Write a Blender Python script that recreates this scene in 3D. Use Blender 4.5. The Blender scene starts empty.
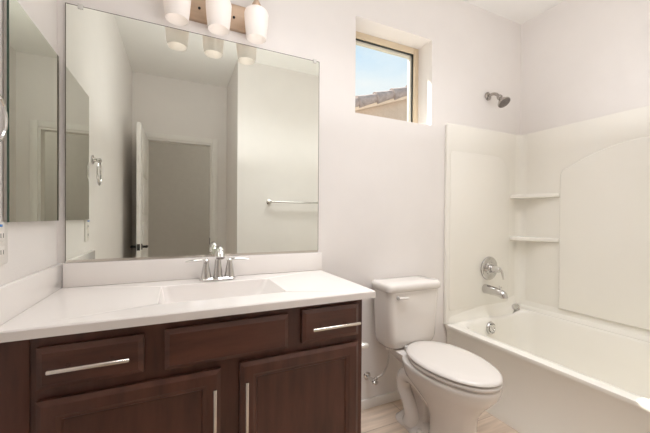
import bpy, bmesh, math, random
from mathutils import Vector, Matrix
random.seed(7)
S = bpy.context.scene
COL = S.collection
PI = math.pi

# ------------------------------------------------------------------ camera
CAM_H = 1.141
a, b, r = math.radians(24.927), math.radians(-0.471), math.radians(0.416)
F_PX, CY = 315.89, 219.917
fw = Vector((math.sin(a), math.cos(a), 0)); rt = Vector((math.cos(a), -math.sin(a), 0)); up = Vector((0, 0, 1))
fwd = (fw * math.cos(b) + up * math.sin(b)).normalized()
upv = (up * math.cos(b) - fw * math.sin(b)).normalized()
# image content turns clockwise by r: the camera itself rolls the other way
rt2 = rt * math.cos(r) + upv * math.sin(r)
up2 = upv * math.cos(r) - rt * math.sin(r)
cam_d = bpy.data.cameras.new('camera'); cam = bpy.data.objects.new('camera', cam_d); COL.objects.link(cam)
M = Matrix((rt2, up2, -fwd)).transposed().to_4x4(); M.translation = (0, -1.6, CAM_H)
cam.matrix_world = M
cam_d.sensor_fit = 'HORIZONTAL'; cam_d.sensor_width = 36.0
cam_d.lens = F_PX / 650 * 36.0
cam_d.shift_y = (CY - 216.5) / 650
cam_d.clip_start = 0.02
S.camera = cam

# ------------------------------------------------------------------ world, sun, lights, exposure
S.view_settings.view_transform = 'Standard'; S.view_settings.look = 'None'
S.view_settings.gamma = 1.0; S.view_settings.use_curve_mapping = False
S.view_settings.exposure = 0.14
S.cycles.max_bounces = 16; S.cycles.diffuse_bounces = 12; S.cycles.glossy_bounces = 8; S.cycles.transparent_max_bounces = 12

W = bpy.data.worlds.new('sky'); S.world = W; W.use_nodes = True
wn, wl = W.node_tree.nodes, W.node_tree.links
wn.clear()
w_out = wn.new('ShaderNodeOutputWorld'); w_bg = wn.new('ShaderNodeBackground')
w_tc = wn.new('ShaderNodeTexCoord'); w_sep = wn.new('ShaderNodeSeparateXYZ')
w_ramp = wn.new('ShaderNodeValToRGB'); w_map = wn.new('ShaderNodeMapping'); w_noise = wn.new('ShaderNodeTexNoise')
w_cr = wn.new('ShaderNodeValToRGB'); w_mix = wn.new('ShaderNodeMix'); w_mix.data_type = 'RGBA'
wl.new(w_tc.outputs['Generated'], w_sep.inputs[0]); wl.new(w_sep.outputs['Z'], w_ramp.inputs[0])
e = w_ramp.color_ramp.elements
e[0].position = 0.33; e[0].color = (0.97, 0.98, 0.98, 1)
e[1].position = 0.95; e[1].color = (0.25, 0.48, 0.88, 1)
m = w_ramp.color_ramp.elements.new(0.47); m.color = (0.62, 0.80, 0.97, 1)
w_map.inputs['Scale'].default_value = (3.0, 3.0, 7.0); w_map.inputs['Location'].default_value = (0.3, 0.1, 0.0)
wl.new(w_tc.outputs['Generated'], w_map.inputs[0]); wl.new(w_map.outputs[0], w_noise.inputs[0])
w_noise.inputs['Scale'].default_value = 1.4; w_noise.inputs['Detail'].default_value = 6
w_cr.color_ramp.elements[0].position = 0.44; w_cr.color_ramp.elements[1].position = 0.66
wl.new(w_noise.outputs['Fac'], w_cr.inputs[0]); wl.new(w_cr.outputs[0], w_mix.inputs['Factor'])
wl.new(w_ramp.outputs[0], w_mix.inputs['A']); w_mix.inputs['B'].default_value = (0.93, 0.95, 0.97, 1)
wl.new(w_mix.outputs['Result'], w_bg.inputs['Color']); w_bg.inputs['Strength'].default_value = 1.0
wl.new(w_bg.outputs[0], w_out.inputs[0])


def light(name, kind, loc, energy, color=(1, 1, 1), look=None, **kw):
    d = bpy.data.lights.new(name, kind); o = bpy.data.objects.new(name, d); COL.objects.link(o)
    o.location = loc; d.energy = energy; d.color = color
    for k, v in kw.items(): setattr(d, k, v)
    if look: o.rotation_euler = Vector(look).to_track_quat('-Z', 'Y').to_euler()
    return o


SUN = light('sun', 'SUN', (0, 6, 8), 14.0, (1.0, 0.95, 0.86), look=(0.5, -1.0, -1.33), angle=0.009)
CEIL_FILL = light('added_ceiling_fill', 'AREA', (0.95, -0.76, 2.62), 12.5, (0.985, 0.985, 1.0), shape='RECTANGLE', size=1.5, size_y=0.55, spread=math.radians(110))  # unseen area light added to brighten the room, no fixture behind it
# two unseen upward lights, added to brighten the ceiling and walls
UP_FILL = light('added_up_fill', 'AREA', (0.35, -0.80, 1.62), 6.2, (0.985, 0.985, 1.0), look=(0, 0, 1), shape='RECTANGLE', size=0.6, size_y=0.6)
UP_FILL2 = light('second_added_up_fill', 'AREA', (1.70, -0.80, 1.62), 4.3, (0.985, 0.985, 1.0), look=(0, 0, 1), shape='RECTANGLE', size=0.7, size_y=0.5)
HALL_FILL = light('added_hall_fill', 'POINT', (1.5, -2.95, 2.4), 14.0, (1.0, 0.93, 0.85), shadow_soft_size=0.2)  # added lamp without a fixture, brightens the hall and doorway
PORTAL = light('window_portal', 'AREA', (1.222, 0.215, 2.032), 1.0, look=(0, -1, 0), shape='RECTANGLE', size=0.58, size_y=0.56)
PORTAL.data.cycles.is_portal = True


# ------------------------------------------------------------------ materials
def mat(name, col, rough=0.5, metal=0.0, noise=0.0, nscale=20.0, bump=0.0, bscale=200.0, coat=0.0, spec=0.5, stretch=None):
    m = bpy.data.materials.new(name); m.use_nodes = True
    n, l = m.node_tree.nodes, m.node_tree.links
    p = n['Principled BSDF']
    p.inputs['Base Color'].default_value = (*col, 1); p.inputs['Roughness'].default_value = rough
    p.inputs['Metallic'].default_value = metal; p.inputs['Coat Weight'].default_value = coat
    p.inputs['Coat Roughness'].default_value = 0.08
    p.inputs['Specular IOR Level'].default_value = spec
    tc = n.new('ShaderNodeTexCoord'); mp = n.new('ShaderNodeMapping')
    l.new(tc.outputs['Object'], mp.inputs[0])
    if stretch: mp.inputs['Scale'].default_value = stretch
    nz = n.new('ShaderNodeTexNoise'); nz.inputs['Scale'].default_value = nscale; nz.inputs['Detail'].default_value = 5
    l.new(mp.outputs[0], nz.inputs[0])
    cr = n.new('ShaderNodeValToRGB')
    lo = [max(0, c * (1 - noise)) for c in col]; hi = [min(1, c * (1 + noise)) for c in col]
    cr.color_ramp.elements[0].color = (*lo, 1); cr.color_ramp.elements[1].color = (*hi, 1)
    cr.color_ramp.elements[0].position = 0.3; cr.color_ramp.elements[1].position = 0.7
    l.new(nz.outputs['Fac'], cr.inputs[0]); l.new(cr.outputs[0], p.inputs['Base Color'])
    if bump:
        bz = n.new('ShaderNodeTexNoise'); bz.inputs['Scale'].default_value = bscale; bz.inputs['Detail'].default_value = 3
        l.new(tc.outputs['Object'], bz.inputs[0])
        bp = n.new('ShaderNodeBump'); bp.inputs['Strength'].default_value = bump; bp.inputs['Distance'].default_value = 0.002
        l.new(bz.outputs['Fac'], bp.inputs['Height']); l.new(bp.outputs[0], p.inputs['Normal'])
    return m


PAINT = mat('wall_paint', (0.778, 0.748, 0.728), 0.75, noise=0.012, nscale=6, bump=0.25, bscale=160)
CEILP = mat('ceiling_paint', (0.80, 0.785, 0.76), 0.85, noise=0.01, nscale=6, bump=0.25, bscale=120)
TRIM = mat('trim_paint', (0.80, 0.78, 0.755), 0.4, noise=0.01)
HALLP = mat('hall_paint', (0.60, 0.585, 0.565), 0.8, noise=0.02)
ACRYL = mat('tub_acrylic', (0.845, 0.825, 0.77), 0.09, noise=0.008, nscale=3, spec=0.5)
CHINA = mat('vitreous_china', (0.77, 0.735, 0.70), 0.07, noise=0.006, nscale=3, coat=0.3)
SEATM = mat('seat_plastic', (0.70, 0.665, 0.63), 0.14, noise=0.006, nscale=3)
MARBLE = mat('cultured_marble', (0.83, 0.795, 0.772), 0.10, noise=0.012, nscale=4)
WOOD = mat('espresso_wood', (0.088, 0.034, 0.022), 0.33, noise=0.30, nscale=9, bump=0.05, bscale=90, stretch=(3, 3, 0.5), spec=0.45)
WOODH = mat('espresso_wood_across', (0.088, 0.034, 0.022), 0.33, noise=0.30, nscale=9, bump=0.05, bscale=90, stretch=(0.5, 3, 3), spec=0.45)
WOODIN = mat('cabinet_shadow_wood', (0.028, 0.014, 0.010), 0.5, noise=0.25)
CHROME = mat('chrome', (0.66, 0.65, 0.64), 0.07, 1.0)
NICKEL = mat('brushed_nickel', (0.44, 0.41, 0.38), 0.22, 1.0)
SATIN = mat('satin_nickel', (0.74, 0.69, 0.63), 0.27, 1.0)
BRONZE = mat('brushed_bronze', (0.50, 0.37, 0.27), 0.42, 0.75, noise=0.06, nscale=60, stretch=(0.1, 1, 1))
BLACKM = mat('black_metal', (0.012, 0.012, 0.012), 0.35, 0.4)
VINYL = mat('tan_vinyl', (0.66, 0.55, 0.40), 0.4, noise=0.01)
GASKET = mat('dark_gasket', (0.03, 0.035, 0.03), 0.5)
BRIGHT = mat('bright_satin_metal', (0.86, 0.85, 0.83), 0.3, 0.85)
MGAP = mat('dark_gap_line', (0.16, 0.15, 0.125), 0.25)  # dark colour imitates the gap reflected along the mirror's rim
GEDGE = mat('glass_edge', (0.030, 0.075, 0.052), 0.2)
SASH = mat('sash_vinyl', (0.66, 0.64, 0.56), 0.4)
PLASTIC = mat('white_plastic', (0.82, 0.79, 0.75), 0.3)
SLOT = mat('dark_slot', (0.05, 0.05, 0.05), 0.6)
BLUE = mat('blue_tape', (0.05, 0.22, 0.60), 0.6)
HOSE = mat('braided_hose', (0.62, 0.60, 0.58), 0.35, 0.6, noise=0.25, nscale=500)
STUCCO = mat('stucco', (0.62, 0.47, 0.36), 0.9, noise=0.06, nscale=30, bump=0.5, bscale=60)
FASCIA = mat('fascia_paint', (0.80, 0.62, 0.47), 0.8, noise=0.03)
TILE = mat('roof_tile', (0.40, 0.32, 0.295), 0.85, noise=0.22, nscale=14)
GROUND = mat('dusty_ground', (0.40, 0.34, 0.27), 0.95, noise=0.15)
BULB = mat('warm_bulb', (0.9, 0.88, 0.84), 0.4)
BULB.node_tree.nodes['Principled BSDF'].inputs['Emission Color'].default_value = (1.0, 0.90, 0.80, 1)
BULB.node_tree.nodes['Principled BSDF'].inputs['Emission Strength'].default_value = 1.7
LABELP = mat('pale_label', (0.86, 0.85, 0.82), 0.5)

m = bpy.data.materials.new('mirror_silver'); m.use_nodes = True; MIRROR = m
p = m.node_tree.nodes['Principled BSDF']; p.inputs['Metallic'].default_value = 1.0
p.inputs['Roughness'].default_value = 0.0; p.inputs['Base Color'].default_value = (0.90, 0.93, 0.87, 1)


def glass_mat(name, tint, refl=1.0):
    m = bpy.data.materials.new(name); m.use_nodes = True
    n, l = m.node_tree.nodes, m.node_tree.links
    n.remove(n['Principled BSDF']); out = n['Material Output']
    tr = n.new('ShaderNodeBsdfTransparent'); tr.inputs[0].default_value = (*tint, 1)
    gl = n.new('ShaderNodeBsdfGlossy'); gl.inputs['Roughness'].default_value = 0.0
    fr = n.new('ShaderNodeFresnel'); ge = n.new('ShaderNodeNewGeometry'); io = n.new('ShaderNodeMix'); io.data_type = 'FLOAT'
    io.inputs[2].default_value = 1.45; io.inputs[3].default_value = 1 / 1.45
    l.new(ge.outputs['Backfacing'], io.inputs[0]); l.new(io.outputs[0], fr.inputs['IOR'])
    mx = n.new('ShaderNodeMixShader')
    l.new(fr.outputs[0], mx.inputs[0]); l.new(tr.outputs[0], mx.inputs[1]); l.new(gl.outputs[0], mx.inputs[2])
    l.new(mx.outputs[0], out.inputs[0])
    return m


GLASS = glass_mat('window_glass', (0.95, 0.97, 0.96))
CLEAR = mat('clear_plastic', (0.66, 0.65, 0.62), 0.2)

m = bpy.data.materials.new('frosted_glass'); m.use_nodes = True; FROST = m
n, l = m.node_tree.nodes, m.node_tree.links
n.remove(n['Principled BSDF'])
df = n.new('ShaderNodeBsdfDiffuse'); df.inputs[0].default_value = (0.90, 0.87, 0.85, 1)
tl = n.new('ShaderNodeBsdfTranslucent'); tl.inputs[0].default_value = (0.90, 0.87, 0.85, 1)
gl = n.new('ShaderNodeBsdfGlossy'); gl.inputs['Roughness'].default_value = 0.3
m1 = n.new('ShaderNodeMixShader'); m1.inputs[0].default_value = 0.45
m2 = n.new('ShaderNodeMixShader'); m2.inputs[0].default_value = 0.05
l.new(df.outputs[0], m1.inputs[1]); l.new(tl.outputs[0], m1.inputs[2])
l.new(m1.outputs[0], m2.inputs[1]); l.new(gl.outputs[0], m2.inputs[2]); l.new(m2.outputs[0], n['Material Output'].inputs[0])

m = bpy.data.materials.new('wood_plank_floor'); m.use_nodes = True; FLOOR = m
n, l = m.node_tree.nodes, m.node_tree.links; p = n['Principled BSDF']
tc = n.new('ShaderNodeTexCoord'); br = n.new('ShaderNodeTexBrick')
br.inputs['Scale'].default_value = 1.0; br.inputs['Brick Width'].default_value = 1.2; br.inputs['Row Height'].default_value = 0.18
br.inputs['Mortar Size'].default_value = 0.0012; br.offset = 0.37
br.inputs['Color1'].default_value = (0.66, 0.55, 0.45, 1); br.inputs['Color2'].default_value = (0.57, 0.465, 0.375, 1)
br.inputs['Mortar'].default_value = (0.27, 0.20, 0.15, 1)
l.new(tc.outputs['Object'], br.inputs[0])
mp = n.new('ShaderNodeMapping'); mp.inputs['Scale'].default_value = (1.2, 14, 1); l.new(tc.outputs['Object'], mp.inputs[0])
nz = n.new('ShaderNodeTexNoise'); nz.inputs['Scale'].default_value = 3; nz.inputs['Detail'].default_value = 8; l.new(mp.outputs[0], nz.inputs[0])
rp = n.new('ShaderNodeValToRGB'); rp.color_ramp.elements[0].color = (0.84, 0.825, 0.81, 1); rp.color_ramp.elements[1].color = (1.14, 1.13, 1.12, 1)
rp.color_ramp.elements[0].position = 0.3; rp.color_ramp.elements[1].position = 0.7
l.new(nz.outputs['Fac'], rp.inputs[0])
mx = n.new('ShaderNodeMix'); mx.data_type = 'RGBA'; mx.blend_type = 'MULTIPLY'; mx.inputs['Factor'].default_value = 1
l.new(br.outputs['Color'], mx.inputs['A']); l.new(rp.outputs[0], mx.inputs['B']); l.new(mx.outputs['Result'], p.inputs['Base Color'])
p.inputs['Roughness'].default_value = 0.4


# ------------------------------------------------------------------ mesh helpers (all in world coordinates)
def box(bm, x0, x1, y0, y1, z0, z1, bev=0.0, seg=2, mi=0):
    vs = [bm.verts.new(v) for v in ((x0, y0, z0), (x1, y0, z0), (x1, y1, z0), (x0, y1, z0), (x0, y0, z1), (x1, y0, z1), (x1, y1, z1), (x0, y1, z1))]
    fs = [bm.faces.new([vs[i] for i in q]) for q in ((0, 3, 2, 1), (4, 5, 6, 7), (0, 1, 5, 4), (1, 2, 6, 5), (2, 3, 7, 6), (3, 0, 4, 7))]
    for f in fs: f.material_index = mi
    if bev:
        es = list({e for f in fs for e in f.edges})
        bmesh.ops.bevel(bm, geom=es, offset=bev, segments=seg, profile=0.5, affect='EDGES')
    return fs


def prism(bm, pts, axis, d0, d1, bev=0.0, seg=2, bev_sides=False):
    """extrude a 2D outline along an axis; the outline's coordinates are the other two axes in xyz order"""
    def P(p, d):
        q = list(p); q.insert(axis, d); return q
    A = [bm.verts.new(P(p, d0)) for p in pts]; B = [bm.verts.new(P(p, d1)) for p in pts]
    n = len(pts); fs = [bm.faces.new(A), bm.faces.new(B[::-1])]
    caps = set(fs)
    for i in range(n): fs.append(bm.faces.new((A[i], B[i], B[(i + 1) % n], A[(i + 1) % n])))
    bmesh.ops.recalc_face_normals(bm, faces=fs)
    if bev:
        es = {e for f in caps for e in f.edges}
        if bev_sides: es |= {e for f in fs for e in f.edges}
        bmesh.ops.bevel(bm, geom=list(es), offset=bev, segments=seg, profile=0.5, affect='EDGES')


def loft(bm, rings, cap0=True, cap1=True, closed=True):
    R = [[bm.verts.new(p) for p in ring] for ring in rings]
    n = len(R[0]); fs = []
    for A, B in zip(R, R[1:]):
        for i in range(n if closed else n - 1):
            j = (i + 1) % n
            fs.append(bm.faces.new((A[i], A[j], B[j], B[i])))
    if cap0: fs.append(bm.faces.new(R[0][::-1]))
    if cap1: fs.append(bm.faces.new(R[-1]))
    bmesh.ops.recalc_face_normals(bm, faces=fs)


def frame_of(d):
    d = Vector(d).normalized(); u = d.cross(Vector((0, 0, 1)))
    if u.length < 1e-4: u = Vector((1, 0, 0))
    u.normalize(); return d, u, u.cross(d)


def lathe(bm, prof, org, axis=(0, 0, 1), n=32, cap0=True, cap1=True):
    d, u, v = frame_of(axis); o = Vector(org)
    loft(bm, [[o + d * h + (u * math.cos(2 * PI * k / n) + v * math.sin(2 * PI * k / n)) * max(rr, 1e-4) for k in range(n)] for rr, h in prof], cap0, cap1)


def tube(bm, pts, rad, n=14, caps=True, flat=1.0):
    pts = [Vector(p) for p in pts]; k = len(pts)
    rads = rad if isinstance(rad, (list, tuple)) else [rad] * k
    rings = []; _, u, v = frame_of(pts[1] - pts[0])
    for i, p in enumerate(pts):
        t = (pts[min(i + 1, k - 1)] - pts[max(i - 1, 0)]).normalized()
        u = (u - t * u.dot(t)).normalized(); v = u.cross(t)
        rings.append([p + (u * math.cos(2 * PI * q / n) + v * math.sin(2 * PI * q / n) * flat) * rads[i] for q in range(n)])
    loft(bm, rings, caps, caps)


def smooth_path(pts, n=6):
    pts = [Vector(p) for p in pts]; out = []
    for i in range(len(pts) - 1):
        p0 = pts[max(i - 1, 0)]; p1 = pts[i]; p2 = pts[i + 1]; p3 = pts[min(i + 2, len(pts) - 1)]
        for k in range(n):
            t = k / n
            out.append(0.5 * ((2 * p1) + (p2 - p0) * t + (2 * p0 - 5 * p1 + 4 * p2 - p3) * t * t + (3 * p1 - p0 - 3 * p2 + p3) * t ** 3))
    out.append(pts[-1]); return out


def lerp_list(v, n):
    out = []
    for i in range(len(v) - 1):
        for k in range(n): out.append(v[i] + (v[i + 1] - v[i]) * k / n)
    out.append(v[-1]); return out


def sphere(bm, c, rad, scale=(1, 1, 1), seg=20):
    r = bmesh.ops.create_uvsphere(bm, u_segments=seg, v_segments=seg // 2, radius=rad)
    for v in r['verts']: v.co = Vector(c) + Vector((v.co.x * scale[0], v.co.y * scale[1], v.co.z * scale[2]))


def rrect(x0, x1, y0, y1, r, z, n=8):
    pts = []
    for cx, cy, a0 in ((x1 - r, y1 - r, 0), (x0 + r, y1 - r, 90), (x0 + r, y0 + r, 180), (x1 - r, y0 + r, 270)):
        for k in range(n + 1):
            t = math.radians(a0 + 90 * k / n); pts.append((cx + r * math.cos(t), cy + r * math.sin(t), z))
    return pts


def wpos(o):
    p = Vector((0, 0, 0))
    while o: p += o.location; o = o.parent
    return p


def obj(name, bm, material, parent=None, smooth=35, loc=None):
    me = bpy.data.meshes.new(name)
    off = wpos(parent) if parent else Vector((0, 0, 0))
    if loc is not None: off = off * 0 + Vector(loc)
    bmesh.ops.translate(bm, verts=bm.verts, vec=-off)
    bm.normal_update(); bm.to_mesh(me); bm.free()
    for mm in (material if isinstance(material, (list, tuple)) else [material]): me.materials.append(mm)
    if smooth:
        me.shade_smooth(); me.set_sharp_from_angle(angle=math.radians(smooth))
    o = bpy.data.objects.new(name, me); COL.objects.link(o)
    if parent: o.parent = parent
    elif loc is not None: o.location = loc
    return o


def thing(name, label, cat, loc, group=None):
    o = bpy.data.objects.new(name, None); COL.objects.link(o); o.location = loc; o.empty_display_size = 0.05
    o['label'] = label; o['category'] = cat
    if group: o['group'] = group
    return o


def struct(name, bm, material, smooth=35, label=None, cat=None):
    o = obj(name, bm, material, smooth=smooth); o['kind'] = 'structure'
    if label: o['label'] = label
    if cat: o['category'] = cat
    return o


def NB(): return bmesh.new()


# ------------------------------------------------------------------ the room
XL, XR = -0.440, 2.414
CZ = 2.649
YT = -1.520          # wall at the foot of the tub (towel bar)
XT_ = 0.513          # corner where the entry recess begins
YR = -2.267          # wall with the door
WX0, WX1, WZ0, WZ1, WD = 0.932, 1.512, 1.752, 2.312, 0.20
DX0, DX1, DZ = -0.315, 0.352, 1.975

bm = NB(); box(bm, XL - .1, XR + .1, YR - 1.6, 0.2, -0.06, 0); o = struct('floor', bm, FLOOR, label='pale wood plank floor', cat='floor')
bm = NB(); box(bm, XL - .1, XR + .1, YR - 1.6, 0.2, CZ, CZ + .08); struct('ceiling', bm, CEILP, label='plain pale painted ceiling', cat='ceiling')
bm = NB()
box(bm, XL - .1, WX0, 0, WD, 0, CZ); box(bm, WX1, XR + .1, 0, WD, 0, CZ)
box(bm, WX0, WX1, 0, WD, 0, WZ0); box(bm, WX0, WX1, 0, WD, WZ1, CZ)
bmesh.ops.remove_doubles(bm, verts=bm.verts, dist=1e-5)
struct('wall_back', bm, PAINT, 0, label='pale wall with the mirror, the toilet and the small window', cat='wall')
bm = NB(); box(bm, XL - .1, XL, YR - 1.5, 0, 0, CZ); struct('wall_left', bm, PAINT, 0, label='pale side wall with the mirrored cabinet', cat='wall')
bm = NB(); box(bm, XR, XR + .1, YT - .1, 0, 0, CZ); struct('wall_right', bm, PAINT, 0, label='pale wall above the long side of the bathtub', cat='wall')
bm = NB(); box(bm, XT_, XR, YT - .1, YT, 0, CZ); box(bm, XT_, XT_ + .1, YR, YT - .1, 0, CZ)
struct('wall_front', bm, PAINT, 0, label='pale wall carrying the towel bar, seen in the mirror', cat='wall')
bm = NB()
box(bm, XL, DX0, YR - .1, YR, 0, CZ); box(bm, DX1, XT_ + .1, YR - .1, YR, 0, CZ); box(bm, DX0, DX1, YR - .1, YR, DZ, CZ)
struct('wall_rear', bm, PAINT, 0, label='pale wall around the open doorway, seen in the mirror', cat='wall')
bm = NB()
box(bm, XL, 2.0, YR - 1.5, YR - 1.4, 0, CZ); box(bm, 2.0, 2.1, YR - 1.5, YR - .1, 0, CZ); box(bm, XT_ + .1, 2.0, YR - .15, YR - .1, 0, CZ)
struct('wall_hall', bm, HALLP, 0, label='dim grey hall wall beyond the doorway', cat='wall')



bm = NB(); box(bm, 0.66, 1.632, -0.014, 0, 0, 0.058, 0.005); struct('baseboard_back', bm, TRIM, label='low white baseboard behind the toilet', cat='baseboard')
bm = NB(); box(bm, XT_, 1.70, YT, YT + .014, 0, 0.058, 0.005); struct('baseboard_front', bm, TRIM, label='low white baseboard under the towel bar', cat='baseboard')
bm = NB(); box(bm, XL, XL + .014, YR, -0.53, 0, 0.058, 0.005); struct('baseboard_left', bm, TRIM, label='low white baseboard along the side wall by the door', cat='baseboard')
bm = NB(); box(bm, XT_ - .014, XT_, YR, YT, 0, 0.058, 0.005); struct('baseboard_return', bm, TRIM, label='low white baseboard on the short return wall', cat='baseboard')

# door casing and door
bm = NB()
for x0, x1, z0, z1 in ((DX0 - .058, DX0, 0, DZ + .058), (DX1, DX1 + .058, 0, DZ + .058), (DX0, DX1, DZ, DZ + .058)):
    box(bm, x0, x1, YR, YR + .016, z0, z1, 0.004)
box(bm, DX0, DX0 + .018, YR - .1, YR, 0, DZ); box(bm, DX1 - .018, DX1, YR - .1, YR, 0, DZ); box(bm, DX0 + .018, DX1 - .018, YR - .1, YR, DZ - .018, DZ)
tr = struct('trim_1', bm, TRIM, label='white casing around the open doorway', cat='door casing')
bm = NB(); box(bm, DX1 - .0205, DX1 - .018, YR - .062, YR - .004, 0.815, 0.895, 0.001); obj('strike_plate', bm, BLACKM, tr)

DLX = DX0 + 0.002
bm = NB(); dy0, dy1 = YR + .018, YR + .018 + .66
box(bm, DLX - .017, DLX + .017, dy0, dy1, 0.012, DZ - .02, 0.002)
for zz0, zz1 in ((0.15, 0.42), (0.50, 0.77), (0.85, 1.08), (1.16, 1.43), (1.51, 1.85)):
    for sx in (-1, 1):
        x0, x1 = sorted((DLX + sx * .016, DLX + sx * .0245))
        box(bm, x0, x1, dy0 + .11, dy1 - .11, zz0, zz1, 0.005, 2)
door = struct('door_1', bm, TRIM, label='white panelled door swung open into the bathroom', cat='door')
for sx, nm in ((-1, 'door_handle'), (1, 'door_handle')):
    bm = NB(); yy, zz = dy1 - .06, 0.868
    lathe(bm, [(.027, 0), (.027, .006), (.011, .010), (.010, .042)], (DLX + sx * .0175, yy, zz), (sx, 0, 0), 20)
    tube(bm, [(DLX + sx * .056, yy + .010, zz), (DLX + sx * .058, yy - .03, zz), (DLX + sx * .056, yy - .11, zz - .006)], [.0125, .0115, .0095], 12)
    obj(nm, bm, BLACKM, door)
bm = NB(); box(bm, DLX - .012, DLX + .012, dy1 - .001, dy1 + .002, 0.84, 0.896, .0008); obj('latch_plate', bm, BLACKM, door)
for hz in (0.2, 1.0, 1.78):
    bm = NB(); lathe(bm, [(.006, 0), (.006, .09)], (DLX + .020, dy0 - .006, hz), (0, 0, 1), 10); obj('hinge', bm, TRIM, door)

# window
bm = NB(); fy0, fy1 = 0.128, 0.185; fwid = 0.038
box(bm, WX0, WX0 + fwid, fy0, fy1, WZ0, WZ1, .003); box(bm, WX1 - fwid, WX1, fy0, fy1, WZ0, WZ1, .003)
box(bm, WX0 + fwid, WX1 - fwid, fy0, fy1, WZ0, WZ0 + fwid, .003); box(bm, WX0 + fwid, WX1 - fwid, fy0, fy1, WZ1 - fwid, WZ1, .003)
win = struct('window_1', bm, VINYL, label='small square window high on the wall above the toilet', cat='window')
bm = NB(); g = fwid; gw = .005
x0, x1, z0, z1 = WX0 + g, WX1 - g, WZ0 + g, WZ1 - g
for q in ((x0, x0 + gw, z0, z1), (x1 - gw, x1, z0, z1), (x0, x1, z0, z0 + gw), (x0, x1, z1 - gw, z1)):
    box(bm, q[0], q[1], .140, .160, q[2], q[3])
obj('window_gasket', bm, GASKET, win)
bm = NB(); s2 = gw; sw = .014
x0, x1, z0, z1 = x0 + s2, x1 - s2, z0 + s2, z1 - s2
for q in ((x0, x0 + sw, z0, z1), (x1 - sw, x1, z0, z1), (x0, x1, z0, z0 + sw), (x0, x1, z1 - sw, z1)):
    box(bm, q[0], q[1], .150, .178, q[2], q[3], .002)
obj('window_sash', bm, SASH, win)
bm = NB(); box(bm, x0 + .004, x1 - .004, .161, .165, z0 + .004, z1 - .004); obj('window_pane', bm, GLASS, win, 0)

# ------------------------------------------------------------------ outside: neighbour's gable
nb = thing('neighbor_house', 'tan stucco gable with a barrel tile roof edge seen through the window', 'house', (3.0, 3.4, 0))
RX0, RX1, RS = 0.6, 6.4, 0.35
def rz(x): return 3.575 + (x - 3.9) * RS
bm = NB(); prism(bm, [(RX0, 0), (RX1, 0), (RX1, rz(RX1) - .17), (RX0, rz(RX0) - .17)], 1, 3.12, 6.0); obj('wall', bm, STUCCO, nb, 0)
bm = NB(); prism(bm, [(RX0 - .1, rz(RX0 - .1) - .21), (RX1 + .1, rz(RX1 + .1) - .21), (RX1 + .1, rz(RX1 + .1) - .085), (RX0 - .1, rz(RX0 - .1) - .085)], 1, 3.04, 3.10); obj('fascia', bm, FASCIA, nb, 0)
bm = NB(); prism(bm, [(RX0 - .1, rz(RX0 - .1) - .085), (RX1 + .1, rz(RX1 + .1) - .085), (RX1 + .1, rz(RX1 + .1) - .05), (RX0 - .1, rz(RX0 - .1) - .05)], 1, 3.04, 6.0); obj('roof_deck', bm, TILE, nb, 0)
L = 0.40; k = 0; xx = RX0
while xx < RX1 - .1:
    bm = NB(); rings = []
    for t, rr in ((0, .108), (.07, .106), (.5, .088), (1.0, .076)):
        cx = xx + L * t * 0.958; cz = rz(cx) - .075
        rings.append([(cx - rr * math.sin(q) * 0.28, 3.07 + rr * 0.9 * math.cos(q), cz + rr * math.sin(q)) for q in [2 * PI * w / 18 for w in range(18)]])
    loft(bm, rings); obj('rake_tile', bm, TILE, nb, 40); xx += 0.36
bm = NB()
for row in range(8):
    pts = []
    y0 = 3.22 + row * .3
    tube(bm, [(RX0, y0, rz(RX0) - .04), (RX1, y0, rz(RX1) - .04)], .075, 10)
obj('field_tiles', bm, TILE, nb, 40)
bm = NB(); box(bm, -12, 16, .3, 24, -0.3, -0.02); o = struct('ground', bm, GROUND, 0, label='bare ground outside the window', cat='ground')

# ------------------------------------------------------------------ vanity
VX0, VX1, VF, VT = XL, 0.666, -0.523, 0.821
van = thing('vanity_cabinet', 'dark espresso wood bathroom vanity under the long white counter', 'cabinet', (0.106, -0.27, 0))
bm = NB()
box(bm, VX0 + .001, VX0 + .018, VF + .02, -.001, 0.0, VT - .001); box(bm, VX1 - .018, VX1, VF + .001, -.001, 0, VT - .001, .001)
box(bm, VX0 + .018, VX1 - .018, VF + .02, -.012, .10, .118)
box(bm, VX0 + .018, VX1 - .018, -.012, -.001, .10, VT - .001)
obj('carcass', bm, WOOD, van, 30)
bm = NB()
ft = .021
for x0, x1, z0, z1 in ((VX0 + .001, -.322, .10, VT - .001), (.624, VX1, .10, VT - .001), (-.322, .624, .787, VT - .001), (-.322, .624, .637, .697),
                       (-.322, .624, .10, .130), (.114, .198, .130, .637), (-.106, -.022, .697, .787), (.338, .416, .697, .787)):
    box(bm, x0, x1, VF, VF + ft - .001, z0, z1)
obj('face_frame', bm, WOOD, van, 0)
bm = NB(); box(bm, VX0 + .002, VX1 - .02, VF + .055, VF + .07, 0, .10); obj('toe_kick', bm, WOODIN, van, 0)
bm = NB(); box(bm, VX0 + .001, -.352, VF - .004, VF, .10, VT - .002, .001); obj('filler_strip', bm, WOOD, van, 30)


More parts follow.
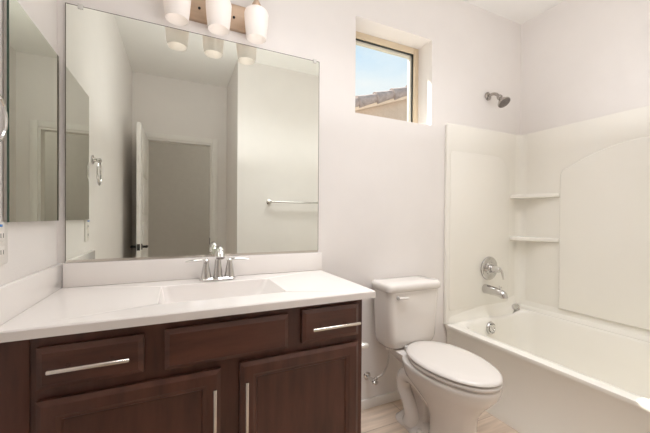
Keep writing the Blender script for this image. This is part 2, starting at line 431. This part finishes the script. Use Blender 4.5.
def raised_slab(x0, x1, z0, z1, across):
    """slab drawer front with a sloped edge profile"""
    bm = NB(); y0 = VF - .0035; e = .012
    loft(bm, [[(x0, y0, z0), (x1, y0, z0), (x1, y0, z1), (x0, y0, z1)],
              [(x0, y0 - .012, z0), (x1, y0 - .012, z0), (x1, y0 - .012, z1), (x0, y0 - .012, z1)],
              [(x0 + e, y0 - .019, z0 + e), (x1 - e, y0 - .019, z0 + e), (x1 - e, y0 - .019, z1 - e), (x0 + e, y0 - .019, z1 - e)],
              [(x0 + e + .002, y0 - .0205, z0 + e + .002), (x1 - e - .002, y0 - .0205, z0 + e + .002), (x1 - e - .002, y0 - .0205, z1 - e - .002), (x0 + e + .002, y0 - .0205, z1 - e - .002)]])
    return bm


def rect_ring(x0, x1, z0, z1, y, i): return [(x0 + i, y, z0 + i), (x1 - i, y, z0 + i), (x1 - i, y, z1 - i), (x0 + i, y, z1 - i)]


def panel_door(x0, x1, z0, z1):
    bm = NB(); y0 = VF - .0035; w = .058
    R = [(0, y0), (0, y0 - .013), (.010, y0 - .019), (.013, y0 - .0205), (w - .016, y0 - .0205), (w - .012, y0 - .018), (w - .004, y0 - .0165), (w, y0 - .010), (w + .008, y0 - .0095)]
    loft(bm, [rect_ring(x0, x1, z0, z1, y, i) for i, y in R])
    return bm


def bar_handle(parent, horiz, c0, c1, other, posts):
    """round bar pull; c0..c1 along its own axis"""
    y = VF - .0245 - .034
    bm = NB()
    P = (lambda t: (t, y, other)) if horiz else (lambda t: (other, y, t))
    tube(bm, [P(c0), P(c0 + .002), P(c1 - .002), P(c1)], [.0048, .0058, .0058, .0048], 14)
    hd = obj('handle', bm, SATIN, parent)
    for t in posts:
        bm = NB(); q = P(t); tube(bm, [(q[0], y, q[2]), (q[0], VF - .0236, q[2])], .0058, 12); obj('handle_post', bm, SATIN, hd)


dl = obj('drawer', raised_slab(-.335, -.090, .682, .793, True), WOODH, van, 25)
bar_handle(dl, True, -.302, -.122, .741, (-.266, -.168))
obj('false_front', raised_slab(-.036, .353, .677, .799, True), WOODH, van, 25)
dr = obj('drawer', raised_slab(.405, .640, .685, .806, True), WOODH, van, 25)
bar_handle(dr, True, .431, .624, .743, (.475, .573))
d1 = obj('cabinet_door', panel_door(-.336, .126, .118, .651), WOOD, van, 25)
bar_handle(d1, False, .395, .607, .105, (.425, .580))
d2 = obj('cabinet_door', panel_door(.187, .640, .118, .657), WOOD, van, 25)
bar_handle(d2, False, .395, .609, .203, (.425, .580))

# countertop with integral sink
CT, CB, CF, CX = 0.851, 0.823, -0.551, 0.713
top = thing('countertop', 'long white vanity counter with a sunken rectangular sink', 'countertop', (0.13, -0.27, CB))
SX0, SX1, SY0, SY1 = -0.065, 0.385, -0.430, -0.130
bm = NB(); N = 8
outer = rrect(XL + .001, CX, CF, -.001, .004, CT, N); oc = rrect(XL + .001, CX, CF, -.001, .004, CB, N)
o1 = rrect(XL + .004, CX - .003, CF + .003, -.004, .004, CT, N); o0 = rrect(XL + .001, CX, CF, -.001, .004, CT - .004, N)
inner = rrect(SX0, SX1, SY0, SY1, .022, CT, N)
r1 = rrect(SX0 + .004, SX1 - .004, SY0 + .004, SY1 - .004, .022, CT - .003, N)
r2 = rrect(SX0 + .012, SX1 - .030, SY0 + .012, SY1 - .010, .03, CT - .045, N)
r3 = rrect(SX0 + .03, SX1 - .085, SY0 + .03, SY1 - .02, .04, CT - .095, N)
r4 = rrect(SX0 + .06, SX1 - .12, SY0 + .06, SY1 - .05, .05, CT - .108, N)
loft(bm, [oc, o0, o1, inner, r1, r2, r3, r4], cap0=False, cap1=True)
o_in = rrect(SX0 - .02, SX1 + .02, SY0 - .02, SY1 + .02, .022, CB, N)
loft(bm, [oc, o_in, rrect(SX0 - .01, SX1 + .01, SY0 - .01, SY1 + .01, .03, CT - .125, N)], cap0=False, cap1=True)
bmesh.ops.remove_doubles(bm, verts=bm.verts, dist=1e-5)
obj('slab', bm, MARBLE, top, 30)
bm = NB(); box(bm, XL + .022, CX + .004, -.021, -.001, CT + .0005, 0.949, .003); obj('backsplash', bm, MARBLE, top, 30)
bm = NB(); box(bm, XL + .001, XL + .021, CF, -.001, CT + .0005, 0.949, .003); obj('side_splash', bm, MARBLE, top, 30)
bm = NB(); lathe(bm, [(.022, 0), (.022, .003), (.014, .004), (.012, .001)], (.14, -.27, CT - .1075), (0, 0, 1), 24); obj('drain', bm, CHROME, top)

# faucet
FX, FY = 0.166, -0.082
fa = thing('faucet', 'polished chrome two lever faucet behind the sink', 'faucet', (FX, FY, CT))
bm = NB()
loft(bm, [rrect(FX - .078, FX + .078, FY - .027, FY + .027, .026, CT + .0008, 10), rrect(FX - .078, FX + .078, FY - .027, FY + .027, .026, CT + .008, 10),
          rrect(FX - .074, FX + .074, FY - .022, FY + .022, .021, CT + .014, 10)]); obj('base_plate', bm, CHROME, fa)
for sx in (-1, 1):
    cx = FX + sx * .051
    bm = NB(); lathe(bm, [(.024, 0), (.0225, .010), (.018, .035), (.0145, .052), (.0130, .064), (.0125, .067), (.0115, .068), (.0115, .070), (.013, .071), (.013, .080), (.009, .085)], (cx, FY, CT + .012), (0, 0, 1), 24)
    hb = obj('valve_body', bm, CHROME, fa)
    bm = NB(); tube(bm, smooth_path([(cx, FY, CT + .090), (cx + sx * .02, FY - .004, CT + .094), (cx + sx * .055, FY - .012, CT + .094), (cx + sx * .086, FY - .018, CT + .091)], 4),
                    lerp_list([.0085, .0095, .0095, .004], 4), 12, flat=0.55)
    obj('lever', bm, CHROME, hb)
bm = NB()
sp = smooth_path([(FX, FY, CT + .012), (FX, FY, CT + .06), (FX, FY - .003, CT + .105), (FX, FY - .018, CT + .134), (FX, FY - .048, CT + .146), (FX, FY - .080, CT + .137), (FX, FY - .098, CT + .112)], 5)
tube(bm, sp, lerp_list([.022, .0165, .0125, .013, .0145, .0165, .0175], 5), 20)
obj('spout', bm, CHROME, fa)
bm = NB(); lathe(bm, [(.0035, 0), (.0035, .06), (.007, .064), (.007, .074), (.003, .078)], (FX, FY + .024, CT + .012), (0, 0, 1), 12); obj('lift_rod', bm, CHROME, fa)

# ------------------------------------------------------------------ mirrors
MX0, MX1, MZ0, MZ1 = -0.410, 0.697, 0.955, 1.990
wm = thing('wall_mirror', 'large frameless mirror on the wall behind the vanity counter', 'mirror', (0.144, -.004, MZ0))
bm = NB(); fs = box(bm, MX0, MX1, -.0075, -.0015, MZ0, MZ1, mi=1); fs[2].material_index = 0
obj('glass', bm, [MIRROR, GEDGE], wm, 0)
bm = NB(); q = .0028
for x0, x1, z0, z1 in ((MX0 - q, MX0, MZ0, MZ1 + q), (MX1, MX1 + q, MZ0, MZ1 + q), (MX0, MX1, MZ1, MZ1 + q)): box(bm, x0, x1, -.0074, -.001, z0, z1)
obj('mirror_gap_line', bm, MGAP, wm, 0)  # added strip, the reflected gap's darkness is put into its colour
bm = NB(); box(bm, MX0, MX1, -.0105, -.001, MZ0 - .0045, MZ0 - .0002); box(bm, MX0, MX1, -.0105, -.0078, MZ0 - .0002, MZ0 + .005); obj('bottom_channel', bm, SATIN, wm, 0)
for cx in (-.363, .672):
    bm = NB(); box(bm, cx - .009, cx + .009, -.0115, -.0078, MZ1 - .010, MZ1 + .010, .001); box(bm, cx - .009, cx + .009, -.0078, -.001, MZ1 + .0005, MZ1 + .010, .001)
    obj('mirror_clip', bm, CLEAR, wm, 30)

mc = thing('medicine_cabinet', 'tall narrow mirrored cabinet mounted on the side wall above the counter', 'mirror cabinet', (XL, -.24, 1.12))
bm = NB(); box(bm, XL + .0005, -.4295, -.430, -.045, 1.126, 1.755, .001); obj('cabinet_box', bm, PLASTIC, mc, 30)
bm = NB(); fs = box(bm, -.4290, -.424, -.4385, -.035, 1.121, 1.760, mi=1); fs[3].material_index = 0
obj('mirror_door', bm, [MIRROR, GEDGE], mc, 0)

# ------------------------------------------------------------------ vanity light
LX = 0.163
vl = thing('vanity_light', 'bronze wall light bar with three frosted glass shades above the mirror', 'wall light', (LX, -.02, 2.1))
bm = NB(); box(bm, LX - .19, LX + .19, -.024, -.001, 2.046, 2.166, .003); bpl = obj('backplate', bm, BRONZE, vl)
for sx in (-1, 1):
    bm = NB(); lathe(bm, [(.006, 0), (.006, .004), (.003, .008)], (LX + sx * .0775, -.024, 2.101), (0, -1, 0), 14); obj('screw', bm, BLACKM, bpl)
for k in (-1, 0, 1):
    cx, cy = LX - .003 + k * .167, -.124
    bm = NB(); tube(bm, smooth_path([(cx, -.024, 2.11), (cx, -.065, 2.125), (cx, -.10, 2.136), (cx, cy, 2.132)], 4), .008, 12); obj('arm', bm, BRONZE, vl)
    bm = NB(); lathe(bm, [(.006, .035), (.012, .028), (.020, .012), (.024, 0), (.024, -.012)], (cx, cy, 2.115), (0, 0, 1), 24); obj('socket_cap', bm, BRONZE, vl)
    bm = NB()
    pr = [(.024, 2.102), (.042, 2.100), (.0510, 2.092), (.0550, 2.080), (.0535, 2.05), (.0500, 2.01), (.0455, 1.971), (.0445, 1.967), (.0425, 1.969), (.047, 2.01), (.0505, 2.05), (.052, 2.079), (.0485, 2.090), (.041, 2.097), (.024, 2.099)]
    lathe(bm, [(rr, z - 2.0) for rr, z in pr], (cx, cy, 2.0), (0, 0, 1), 40, False, False)
    sh = obj('lamp_shade', bm, FROST, vl, 50)
    bm = NB(); sphere(bm, (cx, cy, 2.036), .025, (1, 1, 1.15)); lathe(bm, [(.013, 0), (.013, .04)], (cx, cy, 2.056), (0, 0, 1), 16); obj('bulb', bm, BULB, vl)

# ------------------------------------------------------------------ outlet plate on the side wall, with a strip of tape
ol = thing('outlet_plate', 'white wall outlet beside the mirrored cabinet, blue sticker at its top', 'outlet', (XL, -.465, 1.06))
bm = NB(); box(bm, XL + .0005, XL + .006, -.495, -.419, 1.006, 1.122, .002); obj('plate', bm, PLASTIC, ol)
for zz in (1.040, 1.085):
    bm = NB(); box(bm, XL + .0062, XL + .008, -.474, -.440, zz - .016, zz + .016, .0006); rc = obj('receptacle', bm, PLASTIC, ol)
    for yy in (-.464, -.451):
        bm = NB(); box(bm, XL + .0081, XL + .0086, yy - .0012, yy + .0012, zz - .006, zz + .006); obj('slot', bm, SLOT, rc, 0)
bm = NB(); box(bm, XL + .0062, XL + .0072, -.494, -.452, 1.109, 1.1155); obj('sticker', bm, BLUE, ol, 0)

# towel ring
trg = thing('towel_ring', 'chrome towel ring on the side wall near the mirrored cabinet', 'towel ring', (XL, -.582, 1.45))
bm = NB(); lathe(bm, [(.026, 0), (.026, .006), (.012, .010), (.010, .022), (.012, .026), (.012, .040), (.008, .044)], (XL + .0005, -.582, 1.456), (1, 0, 0), 24); obj('mount', bm, CHROME, trg)
bm = NB(); R_, cz_ = .066, 1.382
pts = [(XL + .033 + .004 * math.sin(2 * PI * k / 48), -.582 + R_ * math.sin(2 * PI * k / 48), cz_ + R_ * math.cos(2 * PI * k / 48)) for k in range(49)]
tube(bm, pts, .0048, 10, caps=False); obj('ring', bm, CHROME, trg)

# towel bar
tb = thing('towel_bar', 'long chrome towel bar on the wall opposite, seen in the mirror', 'towel bar', (1.12, YT, 1.29))
for xx in (.822, 1.43):
    bm = NB(); lathe(bm, [(.025, 0), (.025, .006), (.012, .013), (.011, .052), (.014, .056), (.014, .070), (.008, .074)], (xx, YT + .0005, 1.290), (0, 1, 0), 24); obj('mount', bm, CHROME, tb)
bm = NB(); tube(bm, [(.822, YT + .062, 1.290), (1.43, YT + .062, 1.290)], .009, 16); obj('bar', bm, CHROME, tb)

# ------------------------------------------------------------------ bathtub
TX, TY0, TY1 = 1.642, YT + .003, -.003
tub = thing('bathtub', 'white alcove bathtub with a plain apron beside the toilet', 'bathtub', (2.06, -.76, 0))
N = 10
def rise(x, y, zf=0.425):
    s = min(1, max(0, (x - 2.22) / .12)); s = s * s * (3 - 2 * s)
    return zf + .040 * s
def lift(ring, dz=0.0): return [(x, y, rise(x, y) + dz) for x, y, z in ring]
XR_ = XR - .004
rings = [rrect(TX + .014, XR_, TY0, TY1, .006, 0, N), rrect(TX + .016, XR_, TY0, TY1, .006, .045, N), rrect(TX + .026, XR_, TY0, TY1, .006, .068, N),
         rrect(TX + .026, XR_, TY0, TY1, .006, .22, N), rrect(TX + .016, XR_, TY0, TY1, .006, .37, N), rrect(TX + .004, XR_, TY0, TY1, .008, .398, N),
         rrect(TX, XR_, TY0, TY1, .008, .411, N)]
rings.append(lift(rrect(TX + .002, XR_, TY0, TY1, .010, .4, N), -.004))
rings.append(lift(rrect(TX + .010, XR_ - .004, TY0 + .004, TY1 - .004, .012, .4, N)))
rings.append(lift(rrect(TX + .058, 2.352, TY0 + .07, -.066, .11, .4, N), 0.001))
rings.append(lift(rrect(TX + .066, 2.345, TY0 + .08, -.072, .11, .4, N), -.004))
rings.append(lift(rrect(TX + .074, 2.340, TY0 + .09, -.078, .11, .4, N), -.016))
def zr(ring, z): return [(x, y, z) for x, y, _ in ring]
rings.append(zr(rrect(TX + .085, 2.335, TY0 + .14, -.085, .12, 0, N), .30))
rings.append(zr(rrect(TX + .105, 2.315, TY0 + .22, -.105, .12, 0, N), .16))
rings.append(zr(rrect(TX + .125, 2.295, TY0 + .27, -.125, .12, 0, N), .115))
rings.append(zr(rrect(TX + .16, 2.265, TY0 + .31, -.16, .10, 0, N), .098))
bm = NB(); loft(bm, rings, cap0=False, cap1=True); obj('tub_shell', bm, ACRYL, tub, 40)
bm = NB(); lathe(bm, [(.044, 0), (.044, .006), (.040, .012), (.035, .013), (.033, .006), (.030, .006), (.028, .019), (.018, .022), (.016, .018), (.010, .018), (.008, .022), (.001, .0225)], (1.994, -.0835, .372), (0, -1, .10), 32)
ov = obj('overflow_plate', bm, CHROME, tub)
bm = NB(); lathe(bm, [(.030, 0), (.030, .003), (.020, .004), (.016, .010), (.004, .013)], (2.03, -.25, .0985), (0, 0, 1), 24); obj('tub_drain', bm, CHROME, tub)

# ------------------------------------------------------------------ tub surround
sur = thing('tub_surround', 'glossy white shower wall panels with corner shelves around the bathtub', 'shower surround', (2.06, -.76, .47))
SZ = 1.782
SXR = XR - .024
def rp(x0, x1, z0, z1, rads, n=8):
    """2D rounded rectangle: rads = (lower left, lower right, upper right, upper left)"""
    out = []
    for (cx, cy, rr, a0) in ((x0 + rads[0], z0 + rads[0], rads[0], 180), (x1 - rads[1], z0 + rads[1], rads[1], 270), (x1 - rads[2], z1 - rads[2], rads[2], 0), (x0 + rads[3], z1 - rads[3], rads[3], 90)):
        if rr <= 0: out.append((cx, cy)); continue
        for k in range(n + 1):
            t = math.radians(a0 + 90 * k / n); out.append((cx + rr * math.cos(t), cy + rr * math.sin(t)))
    return out
def end_outline():
    p = [(1.632, .4265), (2.215, .4265), (2.25, .433), (2.28, .447), (2.31, .461), (2.345, .4665), (SXR - .001, .4665)]
    return p + rp(1.632, SXR - .001, .6, SZ, (0, 0, .006, .022))[2:]
bm = NB(); prism(bm, end_outline(), 1, -.022, -.001, .004, 3)
prism(bm, rp(1.66, 2.262, .515, 1.60, (.02, .02, .16, .03)), 1, -.0250, -.0215, .0025, 2)
def ledge(x, k, zb): return [(x, -.0215, zb), (x, -.0215 - .038 * k, zb), (x, -.0215 - .034 * k, zb + .014), (x, -.0215 - .018 * k, zb + .030), (x, -.0215 - .008 * k, zb + .044 + .02 * k), (x, -.0215, zb + .060 + .04 * k)]
loft(bm, [ledge(1.66, .03, .4265), ledge(1.80, .25, .4265), ledge(1.95, .65, .4265), ledge(2.10, .95, .4265), ledge(2.22, 1, .4268), ledge(2.26, .95, .437), ledge(2.30, .85, .4585), ledge(2.345, .80, .4665)])
obj('end_panel', bm, ACRYL, sur, 30)
bm = NB(); prism(bm, end_outline(), 1, YT + .001, YT + .022, .004, 3)
prism(bm, rp(1.66, 2.262, .515, 1.60, (.02, .02, .16, .03)), 1, YT + .0215, YT + .0250, .0025, 2)
obj('end_panel', bm, ACRYL, sur, 30)
bm = NB(); prism(bm, rp(YT + .001, -.001, .4668, SZ, (0, 0, 0, 0)), 0, SXR, XR - .001, .004, 3)
prism(bm, [(2.362, .4668), (SXR + .002, .4668), (SXR + .002, .530), (2.384, .505), (2.380, .490), (2.366, .478)], 1, YT + .024, -.024)
obj('long_panel', bm, ACRYL, sur, 30)
# raised arched field on the long panel
Y0, Y1 = -1.215, -.310
arch = [(Y0, .524)]
arch.append((Y1, .524)); arch.append((Y1, 1.430))
for k in range(1, 7):
    t = math.radians(90 * k / 6); arch.append((Y1 - .05 + .05 * math.cos(t) - .0, 1.430 + .062 * math.sin(t)))
for k in range(1, 24):
    t = k / 24; y = (Y1 - .05) + ((Y0 + .05) - (Y1 - .05)) * t
    arch.append((y, 1.492 + .118 * (1 - (2 * t - 1) ** 2)))
for k in range(0, 6):
    t = math.radians(90 + 90 * k / 6); arch.append((Y0 + .05 + .05 * math.cos(t), 1.430 + .062 * math.sin(t)))
arch.append((Y0, 1.430))
bm = NB(); prism(bm, arch, 0, SXR - .021, SXR + .002, .013, 4); obj('arched_panel', bm, ACRYL, sur, 45)
# curved corner columns
for yw, sy in ((-.022, -1), (YT + .022, 1)):
    bm = NB(); R_ = .055; poly = [(SXR + .002, yw - sy * .002), (SXR - R_, yw - sy * .002)]
    for k in range(11):
        t = math.radians(90 * k / 10); poly.append((SXR - R_ + R_ * math.sin(t), yw + sy * (R_ - R_ * math.cos(t))))
    poly.append((SXR + .002, yw + sy * R_))
    prism(bm, poly, 2, .49, SZ - .0005); obj('corner_column', bm, ACRYL, sur, 40)
def shelf(z, th):
    bm = NB(); P = [(SXR + .001, -.020), (2.272, -.020), (2.268, -.045), (2.276, -.062)]
    for k in range(1, 10):
        t = k / 10; P.append((2.276 + (SXR - .016 - 2.276) * t + .012 * math.sin(PI * t), -.062 + (-.285 + .062) * t))
    P += [(SXR - .016, -.296), (SXR - .010, -.306), (SXR + .001, -.309)]
    prism(bm, P, 2, z - th, z, .007, 3)
    return bm
for z in (1.322, 1.008):
    obj('corner_shelf', shelf(z, .030), ACRYL, sur, 45)

# small chrome cap on the tub ledge by the corner
cap = NB(); lathe(cap, [(.022, -.012), (.027, -.006), (.027, .012), (.023, .018), (.012, .019), (.010, .015), (.001, .015)], (2.305, -.056, .474), (-.55, -1, .30), 28)
o = obj('ledge_cap', cap, CHROME, loc=(2.305, -.056, .474)); o['label'] = 'small round chrome cap at the back corner of the bathtub ledge'; o['category'] = 'cap'

# shower valve
VXc, VZc = 2.040, .781
sv = thing('shower_valve', 'round chrome shower valve with a lever above the tub spout', 'shower valve', (VXc, -.027, VZc))
bm = NB(); lathe(bm, [(.082, 0), (.085, .004), (.083, .010), (.062, .0145), (.058, .013), (.048, .013), (.044, .018), (.030, .020), (.028, .030)], (VXc, -.0275, VZc), (0, -1, 0), 48); obj('escutcheon', bm, CHROME, sv)
bm = NB(); lathe(bm, [(.026, 0), (.025, .02), (.021, .045), (.019, .058), (.014, .063)], (VXc, -.055, VZc), (0, -1, 0), 32)
hb = obj('hub', bm, CHROME, sv)
bm = NB(); tube(bm, smooth_path([(VXc, -.104, VZc + .006), (VXc + .012, -.116, VZc - .004), (VXc + .018, -.124, VZc - .030), (VXc + .018, -.130, VZc - .066)], 4), lerp_list([.012, .011, .0095, .0075], 4), 14, flat=.75); obj('lever', bm, CHROME, sv)

# tub spout
ts = thing('tub_spout', 'chrome bathtub spout with a pull knob below the shower valve', 'tub spout', (2.02, -.027, .632))
bm = NB(); tube(bm, smooth_path([(2.008, -.0272, .636), (2.008, -.05, .636), (2.008, -.11, .632), (2.008, -.146, .628), (2.008, -.168, .620), (2.008, -.176, .600)], 4), lerp_list([.034, .033, .030, .028, .025, .022], 4), 24); sb = obj('spout_body', bm, CHROME, ts)
bm = NB(); lathe(bm, [(.004, 0), (.004, .014), (.009, .016), (.009, .024), (.005, .027)], (2.008, -.144, .651), (0, 0, 1), 16); obj('pull_knob', bm, CHROME, ts)

# shower head
SHX, SHZ = 2.044, 2.031
sh_ = thing('wall_shower', 'brushed metal shower head on a short arm high above the tub', 'shower head', (SHX, -.001, SHZ))
bm = NB(); lathe(bm, [(.030, 0), (.030, .006), (.022, .012), (.013, .014)], (SHX, -.0008, SHZ), (0, -1, 0), 28); obj('flange', bm, NICKEL, sh_)
arm = smooth_path([(SHX, -.006, SHZ), (SHX, -.04, SHZ + .003), (SHX, -.068, SHZ - .006), (SHX, -.094, SHZ - .034)], 5)
bm = NB(); tube(bm, arm, .0105, 16); obj('arm', bm, NICKEL, sh_)
hd = Vector((0, -.58, -.81)).normalized(); ho = Vector((SHX, -.092, SHZ - .032))
bm = NB(); lathe(bm, [(.010, -.006), (.017, 0), (.019, .012), (.015, .020), (.018, .028), (.030, .048), (.041, .060), (.043, .066), (.041, .071)], ho, hd, 32); hh = obj('head', bm, NICKEL, sh_)
bm = NB(); lathe(bm, [(.039, .0712), (.034, .074), (.012, .076), (.001, .076)], ho, hd, 32)
obj('spray_face', bm, mat('spray_face', (.16, .14, .13), .4, .3, noise=.5, nscale=220), hh)

# ------------------------------------------------------------------ toilet
TCX = 1.226
toi = thing('toilet', 'white two piece toilet with a closed lid between vanity and bathtub', 'toilet', (TCX, -.36, 0))
NE = 48
def egg(yb, yf, hx, z, ym=None, back=2.6, front=2.0, cx=TCX + .010):
    """outline of a bowl seen from above: squarer behind (yb), rounder in front (yf)"""
    if ym is None: ym = yb + (yf - yb) * .42
    out = []
    for k in range(NE):
        t = 2 * PI * k / NE; c, s = math.cos(t), math.sin(t)
        ex = back if s > 0 else front
        x = cx + hx * math.copysign(abs(c) ** (2 / ex), c)
        y = ym + (yb - ym if s > 0 else ym - yf) * math.copysign(abs(s) ** (2 / ex), s)
        out.append((x, y, z))
    return out
bm = NB()
loft(bm, [egg(-.35, -.585, .108, 0, back=3, front=2.6), egg(-.35, -.585, .108, .012, back=3, front=2.6), egg(-.355, -.575, .100, .03, back=3, front=2.6), egg(-.36, -.570, .096, .09, back=2.8, front=2.4),
          egg(-.355, -.572, .097, .16, back=2.6, front=2.3), egg(-.325, -.586, .107, .215), egg(-.255, -.618, .130, .265), egg(-.195, -.655, .155, .310), egg(-.185, -.684, .168, .345),
          egg(-.18, -.694, .173, .372), egg(-.18, -.694, .173, .386), egg(-.185, -.689, .168, .392)])
bowl = obj('bowl', bm, CHINA, toi, 60)
# rear body with deck under the tank
bm = NB()
def rr3(y0, y1, hx, z, r): return rrect(TCX - hx, TCX + hx, y0, y1, r, z, 8)
loft(bm, [rr3(-.42, -.125, .106, 0, .05), rr3(-.42, -.125, .106, .012, .05), rr3(-.40, -.14, .090, .028, .05), rr3(-.33, -.155, .052, .06, .04), rr3(-.33, -.165, .046, .20, .04), rr3(-.33, -.15, .052, .28, .04),
          rr3(-.33, -.09, .085, .335, .04), rr3(-.32, -.05, .112, .372, .04), rr3(-.31, -.035, .118, .392, .04), rr3(-.305, -.04, .113, .397, .04)])
obj('rear_body', bm, CHINA, toi, 60)
for sx in (-1, 1):
    bm = NB(); cx = TCX + sx * .058
    path = smooth_path([(cx - sx * .030, -.46, .130), (cx - sx * .006, -.375, .225), (cx + sx * .014, -.275, .285), (cx + sx * .014, -.200, .265), (cx + sx * .012, -.182, .195), (cx + sx * .010, -.225, .130), (cx + sx * .010, -.250, .075), (cx + sx * .010, -.245, .03)], 5)
    tube(bm, path, lerp_list([.040, .042, .043, .042, .038, .038, .042, .048], 5), 20); obj('trapway', bm, CHINA, toi, 60)
    bm = NB(); lathe(bm, [(.015, 0), (.015, .008), (.012, .016), (.006, .020)], (TCX + sx * .086, -.330, .024), (0, 0, 1), 18); obj('bolt_cap', bm, SEATM, toi)
bm = NB()
loft(bm, [egg(-.215, -.692, .168, .398, -.41, 2.05), egg(-.212, -.697, .172, .403, -.41, 2.05), egg(-.212, -.697, .172, .412, -.41, 2.05), egg(-.215, -.693, .168, .416, -.41, 2.05)]); obj('seat', bm, SEATM, toi, 60)
bm = NB()
loft(bm, [egg(-.190, -.690, .167, .421, -.42, 2.1), egg(-.186, -.696, .172, .4255, -.42, 2.1), egg(-.188, -.694, .170, .433, -.42, 2.1), egg(-.200, -.681, .158, .4385, -.42, 2.1), egg(-.24, -.62, .11, .4405, -.42, 2.1), egg(-.33, -.5, .05, .441, -.42, 2)]); obj('seat_lid', bm, SEATM, toi, 60)
for sx in (-1, 1):
    bm = NB(); lathe(bm, [(.013, 0), (.013, .022), (.009, .026)], (TCX + .01 + sx * .07, -.192, .3975), (0, 0, 1), 16); obj('seat_hinge', bm, SEATM, toi)
# tank
bm = NB()
def tk(hx, y0, z, r): return rrect(TCX - hx, TCX + hx, y0, -.018, r, z, 8)
loft(bm, [tk(.124, -.150, .3985, .05), tk(.152, -.172, .404, .055), tk(.170, -.185, .422, .055), tk(.178, -.190, .452, .050), tk(.183, -.195, .60, .045), tk(.187, -.199, .728, .042)]); tank = obj('tank', bm, CHINA, toi, 60)
bm = NB()
def tl_(hx, y0, z, r, yb=-.012): return rrect(TCX - hx, TCX + hx, y0, yb, r, z, 8)
loft(bm, [tl_(.188, -.201, .7285, .04), tl_(.196, -.208, .733, .042), tl_(.197, -.209, .756, .042), tl_(.193, -.205, .768, .040), tl_(.182, -.194, .774, .035, -.02), tl_(.10, -.13, .776, .03, -.06)]); obj('tank_lid', bm, CHINA, toi, 60)
bm = NB(); lathe(bm, [(.011, 0), (.011, .010), (.008, .012)], (TCX - .128, -.1985, .700), (0, -1, 0), 16)
tube(bm, smooth_path([(TCX - .132, -.213, .700), (TCX - .110, -.216, .700), (TCX - .070, -.214, .697)], 4), lerp_list([.008, .0085, .006], 4), 12, flat=.8)
obj('flush_lever', bm, SEATM, toi)

# water supply valve and hose on the wall
wv = thing('supply_valve', 'small chrome shut off valve on the wall between vanity and toilet', 'valve', (1.03, -.03, .19))
vx, vz = 1.028, .195
bm = NB(); lathe(bm, [(.024, 0), (.022, .004), (.010, .008), (.009, .045), (.012, .047), (.012, .075), (.009, .078)], (vx, -.0008, vz), (0, -1, 0), 20); vb = obj('valve_body', bm, CHROME, wv)
bm = NB(); sphere(bm, (vx, -.092, vz), .020, (1.0, .45, .62)); tube(bm, [(vx, -.075, vz), (vx, -.088, vz)], .006, 10); obj('oval_handle', bm, CHROME, wv)
bm = NB(); lathe(bm, [(.010, 0), (.010, .022), (.007, .026)], (vx + .008, -.060, vz), (1, 0, .3), 14); obj('hose_nut', bm, CHROME, wv)
bm = NB(); tube(bm, smooth_path([(vx + .030, -.060, vz + .007), (vx + .070, -.062, vz + .024), (vx + .100, -.066, vz + .075), (vx + .098, -.078, vz + .14), (vx + .090, -.085, .372)], 6), .0055, 12); obj('hose', bm, HOSE, wv)
bm = NB(); lathe(bm, [(.012, 0), (.015, .004), (.015, .020), (.011, .024)], (vx + .090, -.085, .370), (0, 0, 1), 14); obj('tank_nut', bm, PLASTIC, wv)

# toilet paper holder on the vanity's side
tp = thing('toilet_paper_holder', 'short metal toilet paper holder on the side of the vanity, facing the toilet', 'paper holder', (VX1, -.42, .56))
bm = NB(); lathe(bm, [(.024, 0), (.024, .006), (.012, .011), (.011, .060), (.0125, .066), (.0125, .088), (.009, .095)], (VX1 - .0004, -.42, .578), (1, 0, 0), 22); obj('mount', bm, BRIGHT, tp)
bm = NB(); tube(bm, [(VX1 + .077, -.410, .578), (VX1 + .077, -.395, .578), (VX1 + .077, -.285, .578), (VX1 + .077, -.275, .580)], [.009, .009, .009, .011], 14); obj('arm', bm, BRIGHT, tp)
